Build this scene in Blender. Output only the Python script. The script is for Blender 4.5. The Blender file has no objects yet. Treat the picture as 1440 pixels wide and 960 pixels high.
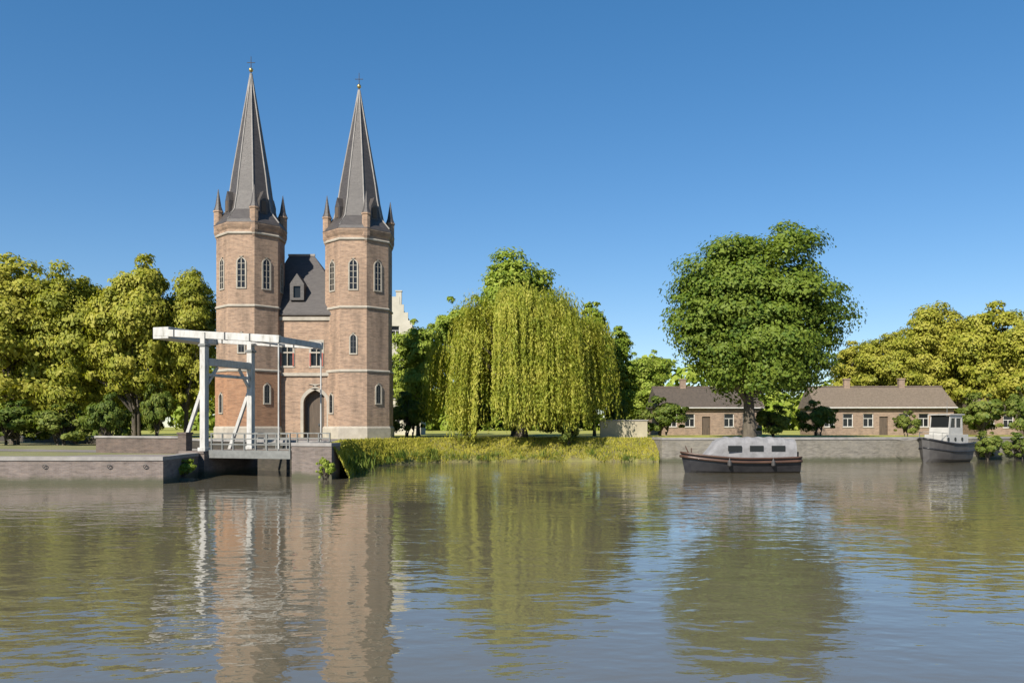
import bpy, bmesh, math, random
import numpy as np
from mathutils import Vector, Matrix
from mathutils.geometry import tessellate_polygon

R = math.radians
scene = bpy.context.scene
COL = scene.collection
F = 1200.0                      # focal length in photo pixels (1440 wide)
CAMZ, HOR = 3.0, 600.0          # eye height over the water, horizon row

def X(px, Y): return (px - 720.0) / F * Y
def Z(py, Y): return CAMZ - (py - HOR) / F * Y

# ------------------------------------------------------------------ materials
def new_mat(name):
    m = bpy.data.materials.new(name); m.use_nodes = True
    nt = m.node_tree; nt.nodes.clear()
    out = nt.nodes.new('ShaderNodeOutputMaterial')
    return m, nt, out

def N(nt, t, **kw):
    n = nt.nodes.new(t)
    for k, v in kw.items(): setattr(n, k, v)
    return n

def ramp(nt, stops):
    r = N(nt, 'ShaderNodeValToRGB')
    e = r.color_ramp.elements
    while len(e) < len(stops): e.new(0.5)
    for i, (p, c) in enumerate(stops):
        e[i].position = p; e[i].color = (*c, 1)
    return r

def mottled(name, stops, scale=1.0, rough=0.8, bump=0.0, bscale=8.0, stretch=(1, 1, 1), metal=0.0, detail=6.0):
    m, nt, out = new_mat(name)
    L = nt.links.new
    tc = N(nt, 'ShaderNodeTexCoord'); mp = N(nt, 'ShaderNodeMapping')
    mp.inputs['Scale'].default_value = stretch
    L(tc.outputs['Object'], mp.inputs['Vector'])
    no = N(nt, 'ShaderNodeTexNoise'); no.inputs['Scale'].default_value = scale
    no.inputs['Detail'].default_value = detail; no.inputs['Roughness'].default_value = 0.62
    L(mp.outputs[0], no.inputs['Vector'])
    r = ramp(nt, stops); L(no.outputs['Fac'], r.inputs['Fac'])
    b = N(nt, 'ShaderNodeBsdfPrincipled'); b.inputs['Roughness'].default_value = rough
    b.inputs['Metallic'].default_value = metal
    L(r.outputs['Color'], b.inputs['Base Color'])
    if bump:
        n2 = N(nt, 'ShaderNodeTexNoise'); n2.inputs['Scale'].default_value = bscale; n2.inputs['Detail'].default_value = 4
        L(mp.outputs[0], n2.inputs['Vector'])
        bp = N(nt, 'ShaderNodeBump'); bp.inputs['Strength'].default_value = bump; bp.inputs['Distance'].default_value = 0.05
        L(n2.outputs['Fac'], bp.inputs['Height']); L(bp.outputs[0], b.inputs['Normal'])
    L(b.outputs[0], out.inputs['Surface'])
    return m

def brick(name, c1, c2, mortar, stain, bw=0.24, rh=0.075, stain_amt=0.55, tide=False):
    """brick courses wrapped round vertical faces, with patchy weathering"""
    m, nt, out = new_mat(name); L = nt.links.new
    tc = N(nt, 'ShaderNodeTexCoord'); sx = N(nt, 'ShaderNodeSeparateXYZ')
    L(tc.outputs['Object'], sx.inputs[0])
    sn = N(nt, 'ShaderNodeSeparateXYZ'); L(tc.outputs['Normal'], sn.inputs[0])     # run the courses along each face
    q1 = N(nt, 'ShaderNodeMath', operation='MULTIPLY'); L(sx.outputs['X'], q1.inputs[0]); L(sn.outputs['Y'], q1.inputs[1])
    q2 = N(nt, 'ShaderNodeMath', operation='MULTIPLY'); L(sx.outputs['Y'], q2.inputs[0]); L(sn.outputs['X'], q2.inputs[1])
    ad = N(nt, 'ShaderNodeMath', operation='SUBTRACT'); L(q2.outputs[0], ad.inputs[0]); L(q1.outputs[0], ad.inputs[1])
    cb = N(nt, 'ShaderNodeCombineXYZ'); L(ad.outputs[0], cb.inputs['X']); L(sx.outputs['Z'], cb.inputs['Y'])
    br = N(nt, 'ShaderNodeTexBrick')
    br.inputs['Scale'].default_value = 1.0
    br.inputs['Brick Width'].default_value = bw; br.inputs['Row Height'].default_value = rh
    br.inputs['Mortar Size'].default_value = 0.008
    br.inputs['Color1'].default_value = (*c1, 1); br.inputs['Color2'].default_value = (*c2, 1)
    br.inputs['Mortar'].default_value = (*mortar, 1)
    L(cb.outputs[0], br.inputs['Vector'])
    no = N(nt, 'ShaderNodeTexNoise'); no.inputs['Scale'].default_value = 0.55; no.inputs['Detail'].default_value = 8
    no.inputs['Roughness'].default_value = 0.68
    mp = N(nt, 'ShaderNodeMapping'); mp.inputs['Scale'].default_value = (1.5, 1.5, 0.28)
    L(tc.outputs['Object'], mp.inputs['Vector']); L(mp.outputs[0], no.inputs['Vector'])
    rr = ramp(nt, [(0.46, (0, 0, 0)), (0.72, (stain_amt,) * 3)]); L(no.outputs['Fac'], rr.inputs['Fac'])
    mx = N(nt, 'ShaderNodeMixRGB'); L(rr.outputs['Color'], mx.inputs['Fac'])
    L(br.outputs['Color'], mx.inputs['Color1']); mx.inputs['Color2'].default_value = (*stain, 1)
    n2 = N(nt, 'ShaderNodeTexNoise'); n2.inputs['Scale'].default_value = 2.6; n2.inputs['Detail'].default_value = 7; n2.inputs['Roughness'].default_value = .72
    mp2 = N(nt, 'ShaderNodeMapping'); mp2.inputs['Scale'].default_value = (.6, .6, 2.6)
    L(tc.outputs['Object'], mp2.inputs['Vector']); L(mp2.outputs[0], n2.inputs['Vector'])
    r2 = ramp(nt, [(0.33, (0.62, 0.60, 0.60)), (0.5, (1.0, 1.0, 1.0)), (0.68, (1.30, 1.25, 1.18))]); L(n2.outputs['Fac'], r2.inputs['Fac'])
    ml = N(nt, 'ShaderNodeMixRGB', blend_type='MULTIPLY'); ml.inputs['Fac'].default_value = 1
    L(mx.outputs[0], ml.inputs['Color1']); L(r2.outputs['Color'], ml.inputs['Color2'])
    b = N(nt, 'ShaderNodeBsdfPrincipled'); b.inputs['Roughness'].default_value = 0.88
    if tide:                                          # algae band left by the water, uneven along its upper edge
        z_ = N(nt, 'ShaderNodeMath', operation='MULTIPLY_ADD'); L(no.outputs['Fac'], z_.inputs[0]); z_.inputs[1].default_value = -.55; L(sx.outputs['Z'], z_.inputs[2])
        mr = N(nt, 'ShaderNodeMapRange'); L(z_.outputs[0], mr.inputs['Value'])
        mr.inputs['From Min'].default_value = -.12; mr.inputs['From Max'].default_value = .16; mr.inputs['To Min'].default_value = .8; mr.inputs['To Max'].default_value = 0
        al = N(nt, 'ShaderNodeMixRGB'); L(mr.outputs[0], al.inputs['Fac']); L(ml.outputs[0], al.inputs['Color1']); al.inputs['Color2'].default_value = (.045, .05, .022, 1)
        ml = al
    L(ml.outputs[0], b.inputs['Base Color'])
    bp = N(nt, 'ShaderNodeBump'); bp.inputs['Strength'].default_value = 0.35; bp.inputs['Distance'].default_value = 0.02
    L(br.outputs['Fac'], bp.inputs['Height']); bp.invert = True
    L(bp.outputs[0], b.inputs['Normal'])
    L(b.outputs[0], out.inputs['Surface'])
    return m

def foliage(name, dark, mid, light, trans=0.34, rough=0.6):
    """leaf material: every leaf gets its own tint, clumps drift in hue"""
    m, nt, out = new_mat(name); L = nt.links.new
    ge = N(nt, 'ShaderNodeNewGeometry'); tc = N(nt, 'ShaderNodeTexCoord')
    no = N(nt, 'ShaderNodeTexNoise'); no.inputs['Scale'].default_value = 0.6; no.inputs['Detail'].default_value = 3
    L(tc.outputs['Object'], no.inputs['Vector'])
    a = N(nt, 'ShaderNodeMath', operation='MULTIPLY'); L(ge.outputs['Random Per Island'], a.inputs[0]); a.inputs[1].default_value = 0.42
    b_ = N(nt, 'ShaderNodeMath', operation='MULTIPLY_ADD'); L(no.outputs['Fac'], b_.inputs[0]); b_.inputs[1].default_value = 1.15
    L(a.outputs[0], b_.inputs[2])
    oi = N(nt, 'ShaderNodeObjectInfo')
    c_ = N(nt, 'ShaderNodeMath', operation='MULTIPLY_ADD'); L(oi.outputs['Random'], c_.inputs[0]); c_.inputs[1].default_value = 0.22; L(b_.outputs[0], c_.inputs[2])
    r = ramp(nt, [(0.45, dark), (0.80, mid), (1.0, light)]); L(c_.outputs[0], r.inputs['Fac'])
    p = N(nt, 'ShaderNodeBsdfPrincipled'); p.inputs['Roughness'].default_value = rough
    p.inputs['Specular IOR Level'].default_value = 0.25
    L(r.outputs['Color'], p.inputs['Base Color'])
    t = N(nt, 'ShaderNodeBsdfTranslucent')
    hs = N(nt, 'ShaderNodeHueSaturation'); hs.inputs['Saturation'].default_value = 1.1; hs.inputs['Value'].default_value = 1.25
    L(r.outputs['Color'], hs.inputs['Color']); L(hs.outputs[0], t.inputs['Color'])
    mx = N(nt, 'ShaderNodeMixShader'); mx.inputs[0].default_value = trans
    L(p.outputs[0], mx.inputs[1]); L(t.outputs[0], mx.inputs[2])
    L(mx.outputs[0], out.inputs['Surface'])
    return m

def glass_mat(name, c=(0.03, 0.035, 0.04)):
    m, nt, out = new_mat(name)
    b = N(nt, 'ShaderNodeBsdfPrincipled'); b.inputs['Base Color'].default_value = (*c, 1)
    b.inputs['Roughness'].default_value = 0.16; b.inputs['Specular IOR Level'].default_value = 0.35
    nt.links.new(b.outputs[0], out.inputs['Surface']); return m

def water_mat():
    m, nt, out = new_mat('canal_water'); L = nt.links.new
    tc = N(nt, 'ShaderNodeTexCoord')
    def wave(scale, stretch, rot, detail):
        mp = N(nt, 'ShaderNodeMapping'); mp.inputs['Scale'].default_value = stretch; mp.inputs['Rotation'].default_value = (0, 0, rot)
        L(tc.outputs['Object'], mp.inputs['Vector'])
        n = N(nt, 'ShaderNodeTexNoise'); n.inputs['Scale'].default_value = scale; n.inputs['Detail'].default_value = detail
        n.inputs['Roughness'].default_value = 0.5
        L(mp.outputs[0], n.inputs['Vector']); return n
    w1 = wave(0.9, (0.75, 1.3, 1), 0.25, 2.0)
    w2 = wave(3.2, (0.8, 1.2, 1), -0.3, 2.5)
    w3 = wave(0.16, (1, 1.4, 1), 0.1, 2.0)      # patches of calmer and rougher water
    m1 = N(nt, 'ShaderNodeMath', operation='MULTIPLY'); L(w2.outputs['Fac'], m1.inputs[0]); m1.inputs[1].default_value = 0.26
    ad = N(nt, 'ShaderNodeMath', operation='ADD'); L(w1.outputs['Fac'], ad.inputs[0]); L(m1.outputs[0], ad.inputs[1])
    pr = N(nt, 'ShaderNodeMapRange'); L(w3.outputs['Fac'], pr.inputs['Value'])
    pr.inputs['From Min'].default_value = 0.35; pr.inputs['From Max'].default_value = 0.68
    pr.inputs['To Min'].default_value = 0.35; pr.inputs['To Max'].default_value = 1.25
    bp = N(nt, 'ShaderNodeBump'); bp.inputs['Distance'].default_value = WAVE
    L(pr.outputs[0], bp.inputs['Strength']); L(ad.outputs[0], bp.inputs['Height'])
    p = N(nt, 'ShaderNodeBsdfPrincipled')
    p.inputs['Base Color'].default_value = (0.112, 0.098, 0.066, 1)
    p.inputs['Roughness'].default_value = 0.03; p.inputs['IOR'].default_value = 1.78
    L(bp.outputs[0], p.inputs['Normal']); L(p.outputs[0], out.inputs['Surface'])
    return m
WAVE = 0.036

M = {}
M['brick'] = brick('weathered_brick', (0.262, 0.163, 0.104), (0.318, 0.206, 0.137), (0.26, 0.223, 0.18), (0.095, 0.070, 0.052), stain_amt=0.75)
M['brick_base'] = brick('orange_brick', (0.26, 0.118, 0.056), (0.291, 0.146, 0.074), (0.248, 0.192, 0.136), (0.149, 0.081, 0.05), stain_amt=0.4)
M['brick_quay'] = brick('quay_brick', (0.133, 0.103, 0.088), (0.162, 0.13, 0.115), (0.162, 0.147, 0.138), (0.064, 0.054, 0.044), stain_amt=0.6, tide=True)
M['brick_shade'] = brick('shade_toned_brick', (0.036, 0.03, 0.022), (0.051, 0.041, 0.03), (0.042, 0.039, 0.03), (0.021, 0.024, 0.012))  # brick colour darkened to stand for the shade under the drawbridge
M['brick_grey'] = brick('grey_brick', (0.151, 0.137, 0.112), (0.184, 0.167, 0.139), (0.189, 0.179, 0.156), (0.095, 0.086, 0.064), stain_amt=0.5, tide=True)
M['brick_house'] = brick('house_brick', (0.197, 0.129, 0.088), (0.238, 0.163, 0.112), (0.245, 0.211, 0.177), (0.136, 0.102, 0.075))
M['brick_red'] = brick('parapet_brick', (0.089, 0.061, 0.048), (0.11, 0.078, 0.063), (0.118, 0.105, 0.093), (0.051, 0.042, 0.033))
M['stone'] = mottled('pale_stone', [(0.3, (0.245, 0.218, 0.177)), (0.7, (0.354, 0.32, 0.265))], 1.6, 0.85, 0.2)
M['coping'] = mottled('coping_stone', [(0.3, (0.163, 0.153, 0.143)), (0.7, (0.272, 0.255, 0.238))], 1.2, 0.85, 0.2)
M['slate'] = mottled('grey_slate', [(0.3, (0.035, 0.03, 0.029)), (0.7, (0.066, 0.059, 0.055))], 2.2, 0.55, 0.35, 9, (1, 1, 4))
M['tile'] = mottled('roof_tile', [(0.25, (0.085, 0.066, 0.046)), (0.5, (0.135, 0.104, 0.074)), (0.8, (0.19, 0.150, 0.108))], 1.8, 0.8, 0.5, 7, (3, 1, 4))
M['tile_dark'] = mottled('dark_roof_tile', [(0.3, (0.051, 0.041, 0.031)), (0.7, (0.088, 0.068, 0.051))], 1.4, 0.8, 0.4, 7, (3, 1, 4))
M['white'] = mottled('white_bridge_paint', [(0.28, (0.204, 0.19, 0.16)), (0.42, (0.34, 0.333, 0.309)), (0.6, (0.408, 0.401, 0.384)), (0.8, (0.435, 0.432, 0.415))], 3.2, 0.55, 0.1, 8, (1, 1, .35))
M['greypaint'] = mottled('grey_steel_paint', [(0.3, (0.102, 0.105, 0.099)), (0.7, (0.17, 0.173, 0.163))], 2.5, 0.55, 0.05)
M['planks'] = mottled('deck_planks', [(0.3, (0.109, 0.088, 0.068)), (0.7, (0.184, 0.153, 0.122))], 2.0, 0.85, 0.3, 6, (6, 1, 1))
M['cream'] = mottled('cream_plaster', [(0.3, (0.354, 0.333, 0.272)), (0.7, (0.449, 0.422, 0.354))], 0.9, 0.85, 0.1)
M['palewall'] = mottled('pale_wall', [(0.3, (0.258, 0.224, 0.156)), (0.7, (0.354, 0.313, 0.224))], 0.9, 0.85, 0.1)
M['wood'] = mottled('old_door_wood', [(0.3, (0.045, 0.032, 0.022)), (0.7, (0.10, 0.072, 0.05))], 1.5, 0.75, 0.3, 8, (9, 9, 0.6))
M['bark'] = mottled('tree_bark', [(0.3, (0.045, 0.038, 0.028)), (0.7, (0.12, 0.10, 0.075))], 3.0, 0.95, 0.8, 9, (1, 1, 0.3))
M['iron'] = mottled('dark_iron', [(0.3, (0.03, 0.03, 0.03)), (0.7, (0.06, 0.06, 0.06))], 4, 0.5)
M['gold'] = mottled('gilded_metal', [(0.3, (0.45, 0.31, 0.10)), (0.7, (0.6, 0.43, 0.16))], 4, 0.35, metal=0.9)
M['glass'] = glass_mat('window_glass', (0.012, 0.013, 0.014))
M['frame'] = mottled('window_paint', [(0.3, (0.44, 0.432, 0.4)), (0.7, (0.56, 0.552, 0.52))], 3, 0.5)
M['shutter'] = mottled('red_shutter', [(0.3, (0.23, 0.055, 0.035)), (0.7, (0.32, 0.08, 0.05))], 3, 0.55)
M['hull_black'] = mottled('black_hull', [(0.3, (0.012, 0.012, 0.014)), (0.7, (0.026, 0.025, 0.027))], 2, 0.35)
M['hull_brown'] = mottled('brown_strake', [(0.3, (0.048, 0.026, 0.018)), (0.7, (0.088, 0.048, 0.031))], 2, 0.4, 0.1, 6, (0.4, 3, 3))
M['hull_grey'] = mottled('dark_grey_hull', [(0.3, (0.038, 0.034, 0.033)), (0.7, (0.061, 0.057, 0.054))], 1.5, 0.45)
M['canvas'] = mottled('grey_canvas', [(0.25, (0.13, 0.128, 0.128)), (0.5, (0.185, 0.182, 0.187)), (0.8, (0.24, 0.236, 0.24))], 1.8, 0.95, 0.7, 3.0)
M['boatwhite'] = mottled('boat_white', [(0.3, (0.3, 0.292, 0.27)), (0.7, (0.39, 0.379, 0.352))], 1.4, 0.45)
M['grass'] = mottled('mown_grass', [(0.25, (0.172, 0.185, 0.026)), (0.5, (0.267, 0.262, 0.039)), (0.8, (0.327, 0.301, 0.06))], 0.35, 0.9, 0.6, 14)
M['bank'] = mottled('bank_soil_and_moss', [(0.3, (0.075, 0.062, 0.034)), (0.5, (0.13, 0.12, 0.04)), (0.75, (0.20, 0.20, 0.045))], 1.1, 0.95, 0.6, 10)
M['blade'] = foliage('grass_blades', (0.192, 0.22, 0.024), (0.326, 0.32, 0.039), (0.422, 0.383, 0.063), 0.4)
M['grass_dull'] = mottled('worn_grass', [(0.25, (0.104, 0.112, 0.036)), (0.5, (0.16, 0.156, 0.056)), (0.75, (0.208, 0.18, 0.104))], 0.45, 0.95, 0.5, 14)
M['paving'] = mottled('brick_paving', [(0.3, (0.15, 0.126, 0.109)), (0.7, (0.224, 0.194, 0.17))], 0.7, 0.9, 0.3, 12)
M['road'] = mottled('quay_road', [(0.3, (0.129, 0.112, 0.099)), (0.7, (0.197, 0.173, 0.153))], 0.5, 0.9, 0.3, 12)
M['mud'] = mottled('canal_bed', [(0.3, (0.05, 0.045, 0.03)), (0.7, (0.09, 0.08, 0.05))], 0.5, 0.95)
M['leaf_olive'] = foliage('olive_leaves', (0.130, 0.150, 0.014), (0.255, 0.270, 0.028), (0.335, 0.318, 0.048))
M['leaf_green'] = foliage('green_leaves', (0.091, 0.143, 0.013), (0.182, 0.254, 0.026), (0.28, 0.332, 0.052))
M['leaf_deep'] = foliage('deep_green_leaves', (0.038, 0.076, 0.008), (0.085, 0.141, 0.015), (0.144, 0.192, 0.024))
M['leaf_willow'] = foliage('willow_leaves', (0.140, 0.175, 0.016), (0.290, 0.312, 0.036), (0.410, 0.390, 0.070), 0.42)
M['leaf_shrub'] = foliage('shrub_leaves', (0.052, 0.091, 0.013), (0.107, 0.15, 0.021), (0.169, 0.195, 0.036))
M['water'] = water_mat()

# ------------------------------------------------------------------ mesh helpers
class MB:
    def __init__(self): self.v = []; self.f = []
    def add(self, vs, fs):
        o = len(self.v); self.v += [tuple(p) for p in vs]; self.f += [tuple(i + o for i in q) for q in fs]; return self
    def box(self, x0, x1, y0, y1, z0, z1, mat=None):
        p = [Vector(c) for c in ((x0,y0,z0),(x1,y0,z0),(x1,y1,z0),(x0,y1,z0),(x0,y0,z1),(x1,y0,z1),(x1,y1,z1),(x0,y1,z1))]
        if mat: p = [mat @ q for q in p]
        return self.add(p, [(0,3,2,1),(4,5,6,7),(0,1,5,4),(1,2,6,5),(2,3,7,6),(3,0,4,7)])
    def bar(self, a, b, w, h, up=(0, 0, 1)):
        """rectangular bar from a to b"""
        a, b = Vector(a), Vector(b); d = (b - a).normalized(); u = Vector(up)
        if abs(d.dot(u)) > .98: u = Vector((0, 1, 0))
        s = d.cross(u).normalized(); t = s.cross(d)
        vs = []
        for p in (a, b):
            for i, j in ((-1,-1),(1,-1),(1,1),(-1,1)): vs.append(p + s*(i*w/2) + t*(j*h/2))
        return self.add(vs, [(0,3,2,1),(4,5,6,7),(0,1,5,4),(1,2,6,5),(2,3,7,6),(3,0,4,7)])
    def tube(self, pts, rad, n=8, cap=True):
        pts = [Vector(p) for p in pts]; base = len(self.v); ring = []
        for i, p in enumerate(pts):
            d = (pts[min(i+1, len(pts)-1)] - pts[max(i-1, 0)]).normalized()
            u = Vector((0, 0, 1)) if abs(d.z) < .9 else Vector((1, 0, 0))
            s = d.cross(u).normalized(); t = s.cross(d)
            for k in range(n):
                a = 2*math.pi*k/n; ring.append(p + (s*math.cos(a) + t*math.sin(a))*rad[i])
        fs = [(i*n+k, i*n+(k+1)%n, (i+1)*n+(k+1)%n, (i+1)*n+k) for i in range(len(pts)-1) for k in range(n)]
        if cap: fs += [tuple(range(n-1, -1, -1)), tuple((len(pts)-1)*n+k for k in range(n))]
        return self.add(ring, fs)
    def lathe(self, prof, n=8, c=(0, 0), rot=0.0):
        """prof: (radius, z) rings, n sided"""
        vs = []
        for r, z in prof:
            for k in range(n):
                a = 2*math.pi*(k+.5)/n + rot; vs.append((c[0]+r*math.cos(a), c[1]+r*math.sin(a), z))
        fs = [(i*n+k, i*n+(k+1)%n, (i+1)*n+(k+1)%n, (i+1)*n+k) for i in range(len(prof)-1) for k in range(n)]
        fs += [tuple(range(n-1, -1, -1)), tuple((len(prof)-1)*n+k for k in range(n))]
        return self.add(vs, fs)
    def prism(self, poly, z0, z1):
        n = len(poly)
        vs = [(x, y, z0) for x, y in poly] + [(x, y, z1) for x, y in poly]
        tri = tessellate_polygon([[Vector((x, y, 0)) for x, y in poly]])
        fs = [tuple(t) for t in tri] + [tuple(i+n for i in t[::-1]) for t in tri]
        fs += [(i, (i+1) % n, (i+1) % n + n, i+n) for i in range(n)]
        return self.add(vs, fs)
    def slab(self, outline, holes, y0, y1, M_=None):
        """upright wall in the xz plane with openings"""
        loops = [outline] + holes
        flat = [p for l in loops for p in l]; n = len(flat)
        tri = tessellate_polygon([[Vector((x, z, 0)) for x, z in l] for l in loops])
        vs = [Vector((x, y0, z)) for x, z in flat] + [Vector((x, y1, z)) for x, z in flat]
        if M_: vs = [M_ @ q for q in vs]
        fs = [tuple(t) for t in tri] + [tuple(i+n for i in t[::-1]) for t in tri]
        o = 0
        for l in loops:
            k = len(l); fs += [(o+i, o+(i+1) % k, o+(i+1) % k+n, o+i+n) for i in range(k)]; o += k
        return self.add(vs, fs)
    def build(self, name, mat, parent=None, loc=None, bevel=0.0, smooth=False, rotz=0.0):
        me = bpy.data.meshes.new(name); me.from_pydata(self.v, [], self.f); me.update()
        bm = bmesh.new(); bm.from_mesh(me); bmesh.ops.recalc_face_normals(bm, faces=bm.faces)
        bm.to_mesh(me); bm.free()
        me.materials.append(mat)
        if smooth: me.polygons.foreach_set('use_smooth', [True]*len(me.polygons))
        o = bpy.data.objects.new(name, me); COL.objects.link(o)
        if parent: o.parent = parent
        if loc: o.location = loc
        o.rotation_euler.z = rotz
        if bevel:
            b = o.modifiers.new('bevel', 'BEVEL'); b.width = bevel; b.segments = 2; b.limit_method = 'ANGLE'
        return o

def tag(o, label=None, cat=None, group=None, kind=None):
    if label: o['label'] = label
    if cat: o['category'] = cat
    if group: o['group'] = group
    if kind: o['kind'] = kind
    return o

def empty(name, loc, rz=0.0, label=None, cat=None, group=None):
    o = bpy.data.objects.new(name, None); COL.objects.link(o)
    o.location = loc; o.rotation_euler.z = rz; o.empty_display_size = 0.3
    return tag(o, label, cat, group)

def arch(cx, z0, w, h, n=7, pointed=True):
    """outline of an arched opening, anticlockwise"""
    hw = w/2; spring = z0 + h - hw*(1.25 if pointed else 1.0)
    pts = [(cx-hw, z0), (cx+hw, z0)]
    for i in range(n):
        t = i/(n-1)
        if pointed:
            a = t*R(72); r = w*1.06
            pts.append((cx+hw - r + r*math.cos(a), spring + r*math.sin(a)*((z0+h-spring)/(r*math.sin(R(72))))))
        else:
            a = t*R(90); pts.append((cx+hw*math.cos(a), spring+hw*math.sin(a)))
    right = pts[2:]
    left = [(2*cx-x, z) for x, z in right[-2::-1]] if pointed is False else [(2*cx-x, z) for x, z in right[::-1]]
    return pts + left

def rect(x0, x1, z0, z1): return [(x0, z0), (x1, z0), (x1, z1), (x0, z1)]

# ------------------------------------------------------------------ foliage
def leaf_mesh(name, P, Nn, size, mat, rng, aspect=0.6, hang=None):
    n = len(P)
    rv = rng.normal(size=(n, 3)) if hang is None else hang + rng.normal(size=(n, 3))*0.25
    t = rv - (rv*Nn).sum(1)[:, None]*Nn; t /= np.linalg.norm(t, axis=1)[:, None]+1e-9
    b = np.cross(Nn, t)
    s = size[:, None]
    V = np.empty((n, 4, 3))
    fold = Nn*s*0.18
    V[:, 0] = P - t*s*.5; V[:, 1] = P + b*s*.5*aspect + fold; V[:, 2] = P + t*s*.5; V[:, 3] = P - b*s*.5*aspect + fold
    me = bpy.data.meshes.new(name)
    me.vertices.add(4*n); me.vertices.foreach_set('co', V.reshape(-1).astype(np.float32))
    me.loops.add(4*n); me.loops.foreach_set('vertex_index', np.arange(4*n, dtype=np.int32))
    me.polygons.add(n); me.polygons.foreach_set('loop_start', np.arange(0, 4*n, 4, dtype=np.int32))
    me.polygons.foreach_set('loop_total', np.full(n, 4, np.int32))
    me.update(calc_edges=True); me.materials.append(mat)
    return me

def unit(v): return v/(np.linalg.norm(v, axis=-1, keepdims=True)+1e-9)

def crown_points(rng, rx, rz, zc, nclump, nleaf, shape='round'):
    """leaf clumps spread through an uneven crown; returns clump centres, radii, leaf points and normals"""
    d = unit(rng.normal(size=(nclump*3, 3)))
    d = d[d[:, 2] > -0.88][:nclump]
    k = len(d)
    lump = 0.80 + 0.32*np.sin(d[:, 0]*3.1 + rng.uniform(0, 6))*np.sin(d[:, 1]*2.7 + rng.uniform(0, 6)) + rng.normal(size=k)*0.07
    rad = np.minimum(np.where(rng.random(k) < .74, rng.uniform(.66, .92, k), rng.uniform(.2, .62, k))*lump/0.86, .93)
    C = d*rad[:, None]
    if shape == 'cone':
        f = 1.0 - 0.72*np.clip((C[:, 2]+1)/2, 0, 1); C[:, 0] *= f*1.25; C[:, 1] *= f*1.25
    elif shape == 'egg':
        f = 1.08 - 0.36*np.clip((C[:, 2]+.4)/1.4, 0, 1); C[:, 0] *= f; C[:, 1] *= f
    C = C*np.array([rx, rx, rz]) + np.array([0, 0, zc])
    big_ = rng.random(k) < .42
    cr = np.where(big_, rng.uniform(.20, .31, k), rng.uniform(.09, .16, k))*(rx*rx*rz)**(1/3)
    C = np.where(big_[:, None], np.array([0, 0, zc]) + (C - np.array([0, 0, zc]))*.93, np.array([0, 0, zc]) + (C - np.array([0, 0, zc]))*1.01)
    w = cr**1.8; idx = rng.choice(k, size=nleaf, p=w/w.sum())
    ld = unit(rng.normal(size=(nleaf, 3)))
    ld[:, 2] = np.where(rng.random(nleaf) < .6, np.abs(ld[:, 2]), ld[:, 2])
    lr = cr[idx]*rng.uniform(.3, 1.0, nleaf)**.5*(1 + .16*np.clip(rng.normal(size=nleaf), -1.5, 1.5))
    P = C[idx] + ld*lr[:, None]*np.array([1.22, 1.22, .66])
    ctr = np.array([0, 0, zc])
    outw = unit(P - ctr)
    Nn = unit(ld*.75 + outw*.55 + rng.normal(size=(nleaf, 3))*.33 + np.array([0, 0, .22]))
    return C, cr, P, Nn

def trunk_mb(rng, h0, C, r0, zc, nl=22, stems=1):
    m = MB()
    for s in range(stems):
        off = Vector((rng.uniform(-.3, .3), rng.uniform(-.3, .3), 0))*(1 if stems > 1 else 0)
        bend = Vector((rng.uniform(-.4, .4), rng.uniform(-.4, .4), 0))
        top = Vector((0, 0, zc)) + bend
        pts = [off + Vector((0, 0, -.3)), off + Vector((0, 0, .25)), off*1.0 + bend*.15 + Vector((0, 0, h0*.5)),
               off + bend*.4 + Vector((0, 0, h0)), top + off, top + Vector((0, 0, (C[:, 2].max()-zc)*.55))]
        m.tube(pts, [r0*1.5, r0*1.1, r0*.92, r0*.8, r0*.45, r0*.08], 9)
        for i in rng.choice(len(C), size=min(nl, len(C)), replace=False):
            e = Vector(C[i]); st = Vector((0, 0, h0*rng.uniform(.75, 1.15))) + bend*.4 + off
            if e.z < st.z: st.z = max(h0*.55, e.z - .5)
            mid = st.lerp(e, .5) + Vector((0, 0, rng.uniform(.1, .9)))
            m.tube([st, mid, e], [r0*.42, r0*.25, r0*.07], 6, False)
    return m

VAR = {}
def crown_variant(key, seed, mat, rx, rz, zc, h0, nclump, nleaf, leaf, r0, shape='round', aspect=.62, stems=1):
    rng = np.random.default_rng(seed)
    C, cr, P, Nn = crown_points(rng, rx, rz, zc, int(nclump*1.25), int(nleaf*2.0), shape)
    size = leaf*.70*np.exp(rng.normal(size=len(P))*.33)
    VAR[key] = (leaf_mesh('crown', P, Nn, size, M[mat], rng, aspect), trunk_mb(rng, h0, C, r0, zc, stems=stems), zc + rz*1.02, rx)
    t = VAR[key][1]
    me = bpy.data.meshes.new('trunk'); me.from_pydata(t.v, [], t.f); me.update(); me.materials.append(M['bark'])
    me.polygons.foreach_set('use_smooth', [True]*len(me.polygons))
    VAR[key] = (VAR[key][0], me, VAR[key][2], rx)

def plant(key, name, px, hw, top, Y, z0, label, cat, group, rz=0.0, x=None, mat=None):
    """put one tree with its own trunk and crown where the photo has it"""
    crown, trunk, H, rx = VAR[key]
    o = empty(name, (X(px, Y) if x is None else x, Y, z0), rz, label, cat, group)
    s = hw/F*Y/(rx*1.12); sz = (Z(top, Y) - z0)/H
    o.scale = (s, s, sz)
    for nm, me in (('trunk', trunk), ('crown', crown)):
        c = bpy.data.objects.new(nm, me); COL.objects.link(c); c.parent = o
    return o

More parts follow.
